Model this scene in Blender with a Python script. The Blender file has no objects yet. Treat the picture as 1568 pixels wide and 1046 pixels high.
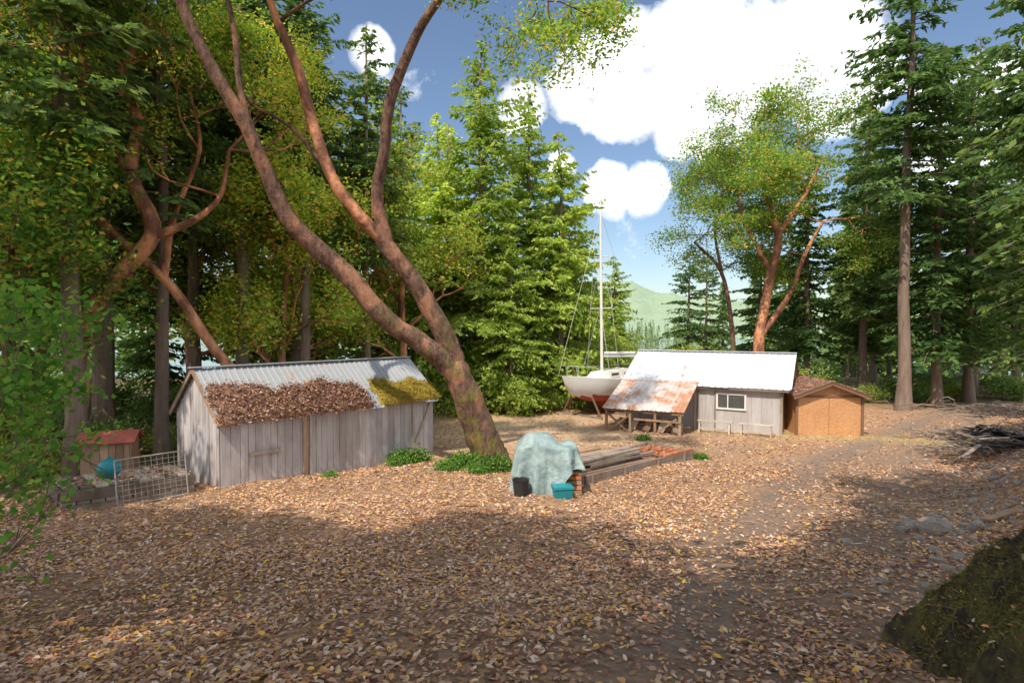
import bpy, math, numpy as np
from mathutils import Vector
R=np.random.default_rng(7)
scene=bpy.context.scene
# ------------------------------------------------------------ helpers
def nrm(v):
    v=np.asarray(v,float); return v/(np.linalg.norm(v,axis=-1,keepdims=True)+1e-9)
class MB:
    def __init__(s): s.v=[];s.l=[];s.t=[];s.m=[];s.sm=[];s.n=0
    def add(s,v,f,mat=0,smooth=False):
        v=np.asarray(v,float).reshape(-1,3); f=np.asarray(f,int)
        s.v.append(v); s.l.append((f+s.n).ravel()); s.t.append(np.full(len(f),f.shape[1]))
        s.m.append(np.full(len(f),mat)); s.sm.append(np.full(len(f),smooth)); s.n+=len(v)
    def build(s,name,mats,loc=(0,0,0),parent=None,rot=0,local=False):
        me=mesh(name,s,mats,(0,0,0) if local else loc)
        return obj(name,me,loc,parent,rot)
def mesh(name,s,mats,loc=(0,0,0)):
    v=np.concatenate(s.v)-np.array(loc,float); l=np.concatenate(s.l).astype(np.int32); t=np.concatenate(s.t).astype(np.int32)
    me=bpy.data.meshes.new(name); me.vertices.add(len(v)); me.vertices.foreach_set('co',v.ravel().astype(np.float32))
    me.loops.add(len(l)); me.loops.foreach_set('vertex_index',l)
    me.polygons.add(len(t)); st=np.concatenate([[0],np.cumsum(t)[:-1]]).astype(np.int32)
    me.polygons.foreach_set('loop_start',st)
    try: me.polygons.foreach_set('loop_total',t)
    except Exception: pass
    for m in mats: me.materials.append(m)
    me.polygons.foreach_set('material_index',np.concatenate(s.m).astype(np.int32))
    me.polygons.foreach_set('use_smooth',np.concatenate(s.sm).astype(bool))
    me.update(calc_edges=True); return me
def obj(name,me,loc=(0,0,0),parent=None,rot=0,scale=1):
    o=bpy.data.objects.new(name,me); o.location=loc; o.rotation_euler=(0,0,rot)
    o.scale=(scale,)*3 if np.isscalar(scale) else scale
    scene.collection.objects.link(o)
    if parent: o.parent=parent
    return o
def empty(name,loc,rot=0):
    return obj(name,None,loc,None,rot)
def box(mb,c,d,mat=0,rz=0,ax=None):
    x,y,z=np.array(d)/2.
    v=np.array([[a*x,b*y,e*z] for e in(-1,1) for b in(-1,1) for a in(-1,1)])
    if ax is not None: v=v@np.array(ax)
    elif rz: cs,sn=math.cos(rz),math.sin(rz); v=v@np.array([[cs,sn,0],[-sn,cs,0],[0,0,1]])
    mb.add(v+np.array(c),[[0,2,3,1],[4,5,7,6],[0,1,5,4],[2,6,7,3],[0,4,6,2],[1,3,7,5]],mat)
def beam(mb,a,b,w,h,mat=0):
    a=np.array(a,float);b=np.array(b,float);x=nrm(b-a);up=np.array([0,0,1.]) if abs(x[2])<.95 else np.array([0,1.,0])
    y=nrm(np.cross(up,x));z=np.cross(x,y)
    box(mb,(a+b)/2,(np.linalg.norm(b-a),w,h),mat,ax=[x,y,z])
def cat(P,n=5):
    P=np.asarray(P,float); Q=np.vstack([2*P[0]-P[1],P,2*P[-1]-P[-2]]); out=[]
    for i in range(1,len(Q)-2):
        for t in np.linspace(0,1,n,endpoint=False):
            p0,p1,p2,p3=Q[i-1:i+3]
            out.append(.5*((2*p1)+(p2-p0)*t+(2*p0-5*p1+4*p2-p3)*t*t+(3*p1-p0-3*p2+p3)*t**3))
    out.append(Q[-2]); return np.array(out)
def tube(mb,P,rad,sides=8,mat=0,rough=0,cap=True):
    P=np.asarray(P,float); n=len(P); rad=np.broadcast_to(rad,(n,)).astype(float)
    T=nrm(np.gradient(P,axis=0)); up=np.array([0.,1,0]) if abs(T[0][1])<.9 else np.array([1.,0,0])
    A=nrm(np.cross(T,up)); B=np.cross(T,A)
    th=np.linspace(0,2*math.pi,sides,endpoint=False)
    if rough:
        ph=R.uniform(0,6.28,4); k=np.arange(n)[:,None]
        nz=np.sin(2*th[None]+ph[0]+.25*k)+.8*np.sin(3*th[None]+ph[1]-.4*k)+.5*np.sin(5*th[None]+ph[2]+.7*k)+.5*np.sin(.9*k+ph[3])*np.cos(th[None])
        rr=rad[:,None]*(1+rough*nz)
    else: rr=rad[:,None]*np.ones((1,sides))
    v=P[:,None,:]+rr[:,:,None]*(np.cos(th)[None,:,None]*A[:,None,:]+np.sin(th)[None,:,None]*B[:,None,:])
    i=np.arange(n-1)[:,None]*sides; j=np.arange(sides)[None,:]; j2=(j+1)%sides
    f=np.stack([i+j,i+j2,i+sides+j2,i+sides+j],-1).reshape(-1,4)
    mb.add(v,f,mat,True)
    if cap:
        mb.add(v[-1],[list(range(sides))],mat); mb.add(v[0],[list(range(sides))[::-1]],mat)
def limb(mb,P,r,sides=12,mat=0,rough=.05,n=5):
    Q=cat(P,n); rr=np.interp(np.linspace(0,len(P)-1,len(Q)),range(len(P)),r)
    w=R.normal(0,1,(len(Q),3)); w[1:-1]=(w[:-2]+w[1:-1]+w[2:])/3
    Q[1:-1]+=w[1:-1]*rr[1:-1,None]*.13
    tube(mb,Q,rr,sides,mat,rough); return Q
def leafquads(mb,C,L,W,mat=0,A=None,upbias=.6,rng=R):
    n=len(C); 
    if A is None: A=nrm(rng.normal(0,1,(n,3))*[1,1,.6]+[0,0,-.2])
    N=nrm(rng.normal(0,1,(n,3))+[0,0,upbias]); B=nrm(np.cross(N,A))
    s=rng.uniform(.7,1.25,(n,1)); a=A*L*s*.5; b=B*W*s*.5
    v=np.stack([C-a,C+b-a*.1,C+a,C-b-a*.1],1)
    mb.add(v,np.arange(n*4).reshape(n,4),mat)
# ------------------------------------------------------------ materials
class NT:
    def __init__(s,nt): s.nt=nt
    def n(s,t,**k):
        x=s.nt.nodes.new(t)
        for a,b in k.items():
            if a.startswith('i_'):
                key=a[2:]; key=int(key) if key.isdigit() else key.replace('_',' ')
                s.set(x.inputs[key],b)
            else: setattr(x,a,b)
        return x
    def set(s,inp,b):
        if isinstance(b,bpy.types.NodeSocket): s.nt.links.new(b,inp)
        elif hasattr(b,'outputs'): s.nt.links.new(b.outputs[0],inp)
        elif isinstance(b,tuple) and len(b)==3 and inp.type=='RGBA': inp.default_value=b+(1,)
        else: inp.default_value=b
    def mix(s,f,a,b,bt='MIX'):
        x=s.n('ShaderNodeMixRGB',blend_type=bt); s.set(x.inputs[0],f);s.set(x.inputs[1],a);s.set(x.inputs[2],b); return x.outputs[0]
    def math(s,op,a,b=0.,c=None,clamp=False):
        x=s.n('ShaderNodeMath',operation=op,use_clamp=clamp); s.set(x.inputs[0],a); s.set(x.inputs[1],b)
        if c is not None: s.set(x.inputs[2],c)
        return x.outputs[0]
    def ramp(s,f,stops,interp='LINEAR'):
        x=s.n('ShaderNodeValToRGB'); x.color_ramp.interpolation=interp; e=x.color_ramp.elements
        while len(e)<len(stops): e.new(.5)
        for i,(p,c) in enumerate(stops):
            e[i].position=p; e[i].color=(c if isinstance(c,tuple) else (c,c,c))+(1,)
        s.set(x.inputs[0],f); return x.outputs[0]
    def noise(s,scale,detail=5,vec=None,rough=.55,stretch=None):
        if vec is None: vec=s.n('ShaderNodeTexCoord').outputs['Object']
        if stretch:
            m=s.n('ShaderNodeMapping'); s.set(m.inputs[0],vec); m.inputs['Scale'].default_value=stretch; vec=m.outputs[0]
        x=s.n('ShaderNodeTexNoise'); x.inputs['Scale'].default_value=scale;x.inputs['Detail'].default_value=detail;x.inputs['Roughness'].default_value=rough
        s.set(x.inputs['Vector'],vec); return x.outputs[0]
    def island(s): return s.n('ShaderNodeNewGeometry').outputs['Random Per Island']
def material(name,fn,rough=.8,bump=None,metal=0.,spec=.3):
    m=bpy.data.materials.new(name); m.use_nodes=True; t=NT(m.node_tree); b=m.node_tree.nodes['Principled BSDF']
    b.inputs['Roughness'].default_value=rough; b.inputs['Metallic'].default_value=metal
    b.inputs['Specular IOR Level'].default_value=spec
    r=fn(t); h=None
    if isinstance(r,tuple) and len(r)==2: r,h=r
    t.set(b.inputs['Base Color'],r)
    if h is not None:
        bp=t.n('ShaderNodeBump'); bp.inputs['Strength'].default_value=bump[0]; bp.inputs['Distance'].default_value=bump[1]
        t.set(bp.inputs['Height'],h); t.set(b.inputs['Normal'],bp.outputs[0])
    return m
def foliage(name,stops,trans=.4,hue=0.03,noisescale=.35):
    m=bpy.data.materials.new(name); m.use_nodes=True; nt=m.node_tree; nt.nodes.clear(); t=NT(nt)
    c=t.ramp(t.island(),stops)
    hs=t.n('ShaderNodeHueSaturation'); oi=t.n('ShaderNodeObjectInfo').outputs['Random']; hs.inputs['Saturation'].default_value=.95
    t.set(hs.inputs['Hue'],t.math('MULTIPLY_ADD',oi,-hue*1.2,.5+hue*.7)); t.set(hs.inputs['Value'],t.math('MULTIPLY_ADD',oi,.5,.75)); t.set(hs.inputs['Color'],c)
    d=t.n('ShaderNodeBsdfDiffuse',i_Color=hs.outputs[0])
    tc=t.mix(1.,hs.outputs[0],(1.4,1.45,.8),'MULTIPLY')
    tr=t.n('ShaderNodeBsdfTranslucent',i_Color=tc)
    m1=t.n('ShaderNodeMixShader'); m1.inputs[0].default_value=trans; nt.links.new(d.outputs[0],m1.inputs[1]); nt.links.new(tr.outputs[0],m1.inputs[2])
    o=t.n('ShaderNodeOutputMaterial'); nt.links.new(m1.outputs[0],o.inputs[0]); return m
M={}
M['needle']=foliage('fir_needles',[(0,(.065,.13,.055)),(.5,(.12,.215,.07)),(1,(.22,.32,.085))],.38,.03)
M['needle_y']=foliage('sunny_fir_needles',[(0,(.23,.35,.07)),(.5,(.42,.54,.09)),(1,(.64,.70,.15))],.42,.02)  # brighter copy of the fir needles, sunlight put into the colour
M['arbleaf']=foliage('arbutus_leaves',[(0,(.09,.21,.05)),(.5,(.20,.36,.06)),(.82,(.36,.47,.06)),(.95,(.6,.45,.08)),(1,(.6,.28,.08))],.45,.02)
M['yelleaf']=foliage('yellowing_leaves',[(0,(.18,.33,.05)),(.5,(.36,.50,.07)),(.82,(.60,.60,.09)),(.94,(.75,.50,.10)),(1,(.75,.36,.10))],.45,.01)
M['maple']=foliage('maple_leaves',[(0,(.08,.20,.04)),(.6,(.15,.33,.05)),(1,(.29,.43,.08))],.42,.0)
M['shrub']=foliage('shrub_leaves',[(0,(.16,.26,.06)),(.5,(.34,.44,.08)),(1,(.6,.58,.12))],.4,.03)
M['salal']=foliage('salal_leaves',[(0,(.05,.12,.04)),(.5,(.11,.21,.06)),(1,(.24,.33,.08))],.3,.02)
M['ivy']=foliage('ivy_leaves',[(0,(.05,.14,.03)),(.6,(.12,.26,.05)),(1,(.25,.36,.06))],.3,.0)
M['bark']=material('fir_bark',lambda t:(t.mix(t.noise(5,5,stretch=(1,1,.25)),(.07,.05,.04),(.35,.265,.22)),t.noise(9,3,stretch=(1,1,.2))),.95,(.8,.05))
def arb(t):
    n1=t.noise(1.3,5,stretch=(1,1,.6)); n2=t.noise(7,6,stretch=(1,1,.4),rough=.7)
    c=t.mix(t.ramp(n2,[(.35,0.),(.65,1.)]),(.06,.032,.026),(.26,.155,.12))
    c=t.mix(t.ramp(n1,[(.52,0.),(.62,.7)]),c,t.mix(n2,(.36,.14,.08),(.58,.32,.22)))
    geo=t.n('ShaderNodeNewGeometry'); sx=t.n('ShaderNodeSeparateXYZ'); t.set(sx.inputs[0],geo.outputs['Position'])
    low=t.ramp(t.math('DIVIDE',sx.outputs[2],10.),[(.1,1.),(.7,0.)])
    up=t.ramp(t.noise(2.2,6,rough=.7),[(.47,0.),(.58,1.)])
    c=t.mix(t.math('MULTIPLY',t.math('MULTIPLY',low,up),.8),c,(.20,.20,.04))
    return c,n2
M['arbbark']=material('arbutus_bark',arb,.8,(1.,.12))
M['arbred']=material('peeling_arbutus_bark',lambda t:(t.mix(t.ramp(t.noise(1.6,6,stretch=(1,1,.5)),[(.42,0.),(.58,1.)]),(.20,.09,.06),t.mix(t.noise(8,4),(.60,.22,.09),(.74,.40,.25))),t.noise(7,4)),.7,(.8,.05))
def grd(t):
    at=t.n('ShaderNodeAttribute',attribute_name='road'); r=t.n('ShaderNodeSeparateColor'); t.set(r.inputs[0],at.outputs['Color'])
    pos=t.n('ShaderNodeNewGeometry').outputs['Position']
    n1=t.noise(.5,4,pos); n2=t.noise(14,5,pos,.7); n3=t.noise(3,4,pos)
    dirt=t.mix(n2,(.15,.10,.075),(.40,.29,.22))
    vo=t.n('ShaderNodeTexVoronoi'); vo.inputs['Scale'].default_value=11.; t.set(vo.inputs['Vector'],pos)
    sc=t.n('ShaderNodeSeparateColor'); t.set(sc.inputs[0],vo.outputs['Color'])
    lv=t.ramp(sc.outputs[0],[(0,(.24,.13,.08)),(.3,(.46,.26,.16)),(.6,(.60,.37,.23)),(.85,(.70,.42,.18)),(1,(.76,.58,.44))],'CONSTANT')
    cov=t.ramp(t.math('ADD',n1,t.math('MULTIPLY',n3,.5)),[(.5,.2),(.85,.8)])
    c=t.mix(cov,dirt,t.mix(n2,t.mix(.5,lv,dirt),lv))
    rd=t.mix(n2,(.12,.09,.075),(.33,.26,.22))
    c=t.mix(t.math('MULTIPLY',r.outputs[0],t.ramp(n3,[(.3,.4),(.6,1.)])),c,rd)
    gr=t.mix(n2,(.30,.28,.08),(.55,.46,.2)); c=t.mix(t.math('MULTIPLY',r.outputs[1],t.ramp(n3,[(.4,.1),(.6,.9)])),c,gr)
    sunlit_dirt=t.mix(n2,(.42,.30,.20),(.68,.51,.35)); c=t.mix(r.outputs[2],c,sunlit_dirt)  # sunlit look of the clearing painted as paler tan dirt
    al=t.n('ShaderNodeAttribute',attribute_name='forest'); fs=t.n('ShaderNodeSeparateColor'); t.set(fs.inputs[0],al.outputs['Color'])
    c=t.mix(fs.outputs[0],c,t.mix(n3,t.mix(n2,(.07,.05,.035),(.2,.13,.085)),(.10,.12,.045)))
    return c,n2
M['ground']=material('leafy_dirt',grd,.95,(.9,.05),spec=.1)
M['fallen']=material('dry_leaf',lambda t:t.ramp(t.island(),[(0,(.20,.10,.06)),(.14,(.38,.20,.13)),(.34,(.52,.31,.21)),(.54,(.60,.40,.29)),(.70,(.68,.36,.13)),(.82,(.78,.61,.49)),(.92,(.86,.54,.10)),(.96,(.32,.12,.08))],'CONSTANT'),.6)
def planks(ca,cb,stain,rust=.0):
    def f(t):
        c=t.mix(t.island(),ca,cb); n=t.noise(2.2,6,stretch=(1.,1.,.3),rough=.7)
        c=t.mix(t.ramp(n,[(.42,0.),(.68,.75)]),c,stain)
        c=t.mix(t.math('MULTIPLY',t.noise(30,3,stretch=(1,1,.06)),.35),c,(.1,.08,.07))
        return c
    return f
M['greyplank']=material('weathered_grey_boards',planks((.48,.46,.49),(.74,.72,.76),(.32,.26,.26)),.85)
M['wallsheet']=material('weathered_wall_sheet',planks((.54,.53,.57),(.66,.65,.68),(.42,.37,.37)),.7)
M['wood']=material('raw_timber',planks((.32,.20,.13),(.52,.36,.25),(.16,.11,.08)),.85)
M['oldwood']=material('old_grey_timber',planks((.26,.215,.185),(.47,.40,.35),(.15,.11,.09)),.9)
M['darkwood']=material('dark_dead_wood',planks((.15,.12,.10),(.38,.30,.24),(.08,.06,.05)),.9)
M['palewood']=material('pale_timber',planks((.50,.44,.38),(.70,.63,.55),(.32,.25,.19)),.8)
M['brownpaint']=material('brown_trim',lambda t:t.mix(t.noise(6),(.15,.08,.055),(.24,.14,.09)),.7)
def osb(t):
    vo=t.n('ShaderNodeTexVoronoi'); vo.inputs['Scale'].default_value=14.; tc=t.n('ShaderNodeTexCoord')
    mp=t.n('ShaderNodeMapping'); mp.inputs['Scale'].default_value=(1,1,2.2); t.set(mp.inputs[0],tc.outputs['Object']); t.set(vo.inputs['Vector'],mp.outputs[0])
    sc=t.n('ShaderNodeSeparateColor'); t.set(sc.inputs[0],vo.outputs['Color'])
    return t.mix(.5,t.ramp(sc.outputs[0],[(0,(.44,.20,.09)),(.5,(.58,.30,.14)),(1,(.68,.42,.23))]),t.mix(t.noise(1.5),(.34,.16,.08),(.62,.35,.18)))
M['osb']=material('osb_panel',osb,.7)
def roofm(rust,base=(.62,.64,.68)):
    def f(t):
        n=t.noise(1.3,6,stretch=(1,1,1),rough=.7); n2=t.noise(9,4)
        c=t.mix(n2,tuple(x*.82 for x in base),base)
        c=t.mix(t.ramp(t.math('ADD',n,t.math('MULTIPLY',t.island(),.12)),[(.66-rust,0.),(.78-rust*.8,1.)]),c,t.mix(n2,(.30,.13,.07),(.58,.32,.2)))
        return c
    return f
M['whiteroof']=material('galvanised_roof',roofm(.0,(.62,.65,.72)),.45)
M['rustroof']=material('rusty_roof',roofm(.20,(.60,.58,.60)),.7)
M['greyroof']=material('dull_metal_roof',roofm(-.02,(.38,.41,.46)),.6)
M['moss']=material('moss',lambda t:(t.mix(t.noise(4,5),(.20,.17,.03),(.58,.42,.07)),t.noise(25,4)),1,(1,.06))
M['moss_dk']=material('dark_moss',lambda t:t.mix(t.noise(5,5),(.05,.05,.02),(.32,.27,.07)),1)
M['litter']=material('roof_litter',lambda t:(t.mix(t.noise(18,5),(.16,.085,.065),(.36,.22,.16)),t.noise(25,4)),1,(1,.06))
M['rooflf']=material('roof_leaf',lambda t:t.ramp(t.island(),[(0,(.17,.08,.06)),(.3,(.34,.18,.13)),(.6,(.46,.28,.21)),(.85,(.56,.40,.32)),(.95,(.6,.34,.12))],'CONSTANT'),.7)
M['glass']=material('dark_window_glass',lambda t:t.mix(t.noise(3),(.05,.055,.06),(.12,.13,.14)),.08,spec=.6)
M['white']=material('white_paint',lambda t:t.mix(t.noise(3,6),(.68,.68,.68),(.82,.82,.81)),.4)
M['hullred']=material('red_antifouling',lambda t:t.mix(t.noise(4,6),(.34,.07,.05),(.48,.12,.08)),.6)
M['mast']=material('aluminium_spar',lambda t:t.mix(t.noise(3),(.68,.68,.68),(.8,.8,.8)),.4)
M['wire']=material('rigging_wire',lambda t:t.mix(t.noise(3),(.45,.45,.45),(.6,.6,.6)),.4)
M['tarp']=material('faded_blue_tarp',lambda t:(t.mix(t.ramp(t.noise(2.,6,rough=.65),[(.35,0.),(.65,1.)]),(.17,.26,.29),(.38,.49,.51)),t.noise(4,4)),.5,(.8,.08))
M['teal']=material('teal_plastic',lambda t:t.mix(t.noise(5,6),(.01,.18,.24),(.03,.29,.35)),.45)
M['black']=material('black_plastic',lambda t:t.mix(t.noise(5,6),(.015,.015,.018),(.05,.05,.055)),.5)
M['redroof']=material('red_painted_roof',lambda t:t.mix(t.noise(5,6),(.28,.06,.05),(.44,.15,.11)),.7)
M['galv']=material('galvanised_wire',lambda t:t.mix(t.noise(8),(.28,.26,.25),(.42,.4,.38)),.5)
M['carpaint']=material('dark_car_paint',lambda t:t.mix(t.noise(3),(.05,.07,.09),(.09,.12,.15)),.4)
M['rock']=material('rock',lambda t:(t.mix(t.noise(4,6,rough=.7),(.16,.14,.13),(.44,.39,.35)),t.noise(7,5)),.9,(.8,.06))
M['moundm']=material('mossy_earth',lambda t:(t.mix(t.ramp(t.noise(3,6,rough=.7),[(.42,0.),(.6,1.)]),(.08,.06,.05),t.mix(t.noise(20,4),(.12,.105,.04),(.32,.27,.09))),t.noise(14,6,rough=.7)),1,(1,.12))
M['brick']=material('red_brick',lambda t:t.mix(t.island(),(.42,.14,.07),(.6,.26,.13)),.8)
M['hill']=material('hazy_forested_hill',lambda t:(t.mix(t.noise(.03,10,rough=.75),(.16,.27,.20),(.40,.48,.32)),t.noise(.1,8)),1,(1,6.))  # pale bluish haze is mixed into the forest colour
M['water']=material('water',lambda t:(t.mix(t.noise(.02),(.16,.25,.29),(.22,.33,.38)),t.noise(.8,4)),.12,(.2,.1),spec=.5)
# ------------------------------------------------------------ terrain
def hyp(a,b,t): 
    t=np.clip((t-a)/(b-a),0,1); return t*t*(3-2*t)
def roadx(y): return np.interp(y,[-10,4.6,8.3,12.8,20.5,31.7,60],[-3,1.1,2.8,5.4,11,23,60])
def g(x,y):
    x=np.asarray(x,float);y=np.asarray(y,float)
    z=np.interp(y,[-60,-20,0,4,8,12,16,20,24,30,45,62,95,160,3000],[4.4,4,2.95,2.25,1.4,.78,.38,.14,-.03,-.12,-.12,-.5,-7,-9,-9])
    e=.80*y-.6
    z=z+hyp(0,5,x-e)*1.5*(1-hyp(22,34,y))
    near=np.exp(-(x*x+y*y)/60**2)
    z=z+near*(.05*np.sin(x*.9+y*.5)+.04*np.sin(y*1.3-x*.7)+.02*np.sin(3.1*x)*np.sin(2.7*y))
    return z
def gz(x,y): return float(g(x,y))
u=np.linspace(-1,1,520); c=3000*np.sinh(6.2*u)/np.sinh(6.2)
X,Y=np.meshgrid(c,c+8); Z=g(X,Y)
mb=MB(); n=len(u); i=np.arange(n-1)[:,None]*n+np.arange(n-1)[None,:]
mb.add(np.stack([X,Y,Z],-1),np.stack([i,i+1,i+n+1,i+n],-1).reshape(-1,4),0,True)
ground=mb.build('ground',[M['ground']])
xr=roadx(Y); w=np.exp(-((X-xr-.1)/1.0)**2)*.9+np.exp(-((X-xr-3.2)/1.2)**2)*.7
w=np.clip(w+.35*hyp(.5,0,np.abs(X-xr-1.5)/5),0,1)*hyp(2,7,Y)
gr=np.exp(-((Y-(27.2-.38*(X-12)))/1.3)**2)*hyp(7,9,X)*(1-hyp(19,22,X))*.9+np.exp(-((X+1)**2+(Y-18.6)**2)/3.)*.5
sunlit_dirt=np.exp(-((X-1)/6.)**2-((Y-28)/6.)**2)  # mask of the patch where sunlight is painted into the ground
def setattr_(nm,a_,b_,c_):
    col=np.stack([a_,b_,c_,np.ones_like(a_)],-1).reshape(-1,4)
    a=ground.data.color_attributes.new(nm,'FLOAT_COLOR','POINT'); a.data.foreach_set('color',col.ravel().astype(np.float32))
setattr_('road',w,gr,sunlit_dirt)
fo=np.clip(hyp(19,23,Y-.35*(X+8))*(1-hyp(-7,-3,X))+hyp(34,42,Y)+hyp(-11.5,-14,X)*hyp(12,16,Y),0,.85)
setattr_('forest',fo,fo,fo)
mb=MB(); mb.add([[-2500,75,-5],[2500,75,-5],[2500,2900,-5],[-2500,2900,-5]],[[0,1,2,3]]); mb.build('water',[M['water']])
# fallen leaves
def scatter_leaves(N,ys,seed):
    rg=np.random.default_rng(seed)
    y=ys[0]+(ys[1]-ys[0])*rg.random(N)**ys[2]; x=rg.uniform(-1,1,N)*(y*.98+1)
    rx=roadx(y)+.4*np.sin(y*1.1); d=np.exp(-((x-rx)/.8)**2)*.75+np.exp(-((x-rx-3.2)/.9)**2)*.6+.2*hyp(4,0,np.abs(x-rx-1.5))
    wx=x+.6*np.sin(y*1.7+x)+.3*np.sin(3.7*y); wy=y+.6*np.sin(x*1.9-y)+.3*np.sin(4.1*x)
    clump=.55+.3*np.sin(wx*.9+wy*.5)*np.sin(wy*.8-.3*wx)+.22*np.sin(2.6*wx+wy)*np.sin(2.9*wy-wx)+.15*np.sin(6*wx)*np.sin(6.5*wy)
    keep=rg.random(N)<np.clip(clump*(1-d),.10,1)
    inshed=(np.abs((x+8.25)*.655+(y-16)*.756-3.95)<4)&(np.abs(-(x+8.25)*.756+(y-16)*.655-1.65)<1.7)
    keep&=~inshed
    return x[keep],y[keep]
def flat_leaves(mb,x,y,z,size,rg,tilt=.25,mat=0):
    n=len(x); th=rg.uniform(0,2*math.pi,n); A=np.stack([np.cos(th),np.sin(th),rg.normal(0,tilt*.5,n)],-1)
    N=nrm(np.stack([rg.normal(0,tilt,n),rg.normal(0,tilt,n),np.ones(n)],-1)); A=nrm(A-N*(A*N).sum(1)[:,None]); B=np.cross(N,A)
    L=size*rg.uniform(.45,1.2,n)[:,None]; W=L*rg.uniform(.35,.55,n)[:,None]; f=rg.uniform(.05,.35,n)[:,None]*W*rg.choice([-1,1],n,p=[.3,.7])[:,None]
    C=np.stack([x,y,z],-1)
    v=np.stack([C-A*L/2,C-A*L*.18+B*W/2+N*f,C+A*L*.2+B*W*.45+N*f,C+A*L/2+N*f*.5,C+A*L*.2-B*W*.45+N*f,C-A*L*.18-B*W/2+N*f],1)
    k=np.arange(n)[:,None]*6
    mb.add(v,np.concatenate([k+[0,3,2,1],k+[0,5,4,3]]),mat)
mb=MB(); rg=np.random.default_rng(3)
for N,ys,sz in((85000,(3.6,10,1.),.08),(105000,(8,20,1.),.095),(45000,(17,34,1.),.125)):
    x,y=scatter_leaves(N,ys,N); flat_leaves(mb,x,y,g(x,y)+.012+rg.random(len(x))*.02,sz,rg)
mb.build('fallen_leaves',[M['fallen']])
# ------------------------------------------------------------ trees
def conifer(H,cb,Lmax,seed,dens=1.,q=(.42,.16),dead=20,step=.30):
    rg=np.random.default_rng(seed); mb=MB()
    zs=np.linspace(0,H,14); P=np.stack([np.cumsum(rg.normal(0,.05,14)),np.cumsum(rg.normal(0,.05,14)),zs],-1); P[0,:2]=0
    tr=.009*H+.07; rad=tr*(1-zs/H)**.8+.02; rad[0]*=1.35; tube(mb,P,rad,10,0,.03)
    nb=int((H-cb)*9.5*dens); t=np.sort(rg.random(nb)**1.1); zb=cb+(H-cb)*t*.985
    prof=np.interp(t,[0,.12,.35,.7,.9,1],[.75,.95,1.,.68,.3,.07]); 
    Ls=Lmax*prof*rg.uniform(.5,1.15,nb); az=rg.uniform(0,2*math.pi,nb)+np.sin(np.arange(nb))*.3
    Cs=[];As=[]
    for k in range(nb):
        L=Ls[k]; z0=zb[k]; D=np.array([math.cos(az[k]),math.sin(az[k]),0]); S=np.array([-D[1],D[0],0])
        b0=np.array([np.interp(z0,zs,P[:,0]),np.interp(z0,zs,P[:,1]),z0]); rise=np.interp(t[k],[0,.5,1],[-.05,.1,.5]); dr=rg.uniform(.15,.4)*(1-t[k]*.8)
        s=np.linspace(0,1,4); B=b0+D*(s*L)[:,None]+np.array([0,0,1.])*((rise*s-dr*s*s)*L)[:,None]
        tube(mb,B,np.linspace(.012*L+.01,.004,4),3,0,cap=False)
        nt=max(3,int(L/.2)); s=np.repeat(rg.uniform(.1,1,nt),2); sd=np.tile([1,-1],nt); tl=(.36*L*(1-s)+.2)*rg.uniform(.6,1.1,2*nt)
        tp=b0+D*(s*L)[:,None]+np.array([0,0,1.])*((rise*s-dr*s*s)*L)[:,None]
        td=nrm(D*.6+S*sd[:,None]*.9+rg.normal(0,.12,(2*nt,3))+[0,0,-.15])
        m=np.maximum(1,np.ceil(tl/step).astype(int)); idx=np.repeat(np.arange(2*nt),m); 
        uu=rg.random(len(idx)); c=tp[idx]+td[idx]*(uu*tl[idx])[:,None]; c[:,2]-=.25*(uu*tl[idx])**2*1.0
        Cs.append(c+rg.normal(0,.04,c.shape)); As.append(nrm(td[idx]+rg.normal(0,.3,c.shape)+[0,0,-.3]))
    C=np.concatenate(Cs);A=np.concatenate(As)
    leafquads(mb,C,q[0],q[1],1,A=A,upbias=.7,rng=rg)
    for k in range(dead):
        z0=rg.uniform(1.5,max(cb,3)); a=rg.uniform(0,6.28); L=rg.uniform(.4,1.8); p=np.array([0,0,z0]); 
        tube(mb,np.array([p,p+[math.cos(a)*L*.5,math.sin(a)*L*.5,-.02],p+[math.cos(a)*L,math.sin(a)*L,-.25*L]]),[.02,.014,.005],3,0,cap=False)
    return mb
def grow(mb,p,d,L,r,depth,tips,rg,spread=.6,up=.12,mat=0):
    p=np.array(p,float); d=nrm(d); pts=[p]
    for i in range(4):
        d=nrm(d+rg.normal(0,.22,3)+[0,0,up]); p=p+d*L/4; pts.append(p)
    tube(mb,np.array(pts),np.linspace(r,r*.6,5),5 if depth>0 else 3,mat,cap=False)
    if depth<=1: tips.append(pts[2])
    if depth==0: tips.append(pts[-1]); return
    for c in range(rg.integers(2,4)+(depth>1)):
        s=rg.integers(2,5); grow(mb,pts[s],d+rg.normal(0,spread,3),L*rg.uniform(.6,.85),r*.55,depth-1,tips,rg,spread,up,mat)
def cluster(mb,tips,M_,sig,L,W,mat,rg,flat=.6):
    tips=np.array(tips); reps=(M_*rg.uniform(.25,1.75,len(tips))).astype(int); t=np.repeat(tips,reps,0); C=t+rg.normal(0,1,t.shape)*np.array([sig,sig,sig*flat]); leafquads(mb,C,L,W,mat,upbias=.6,rng=rg)
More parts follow.
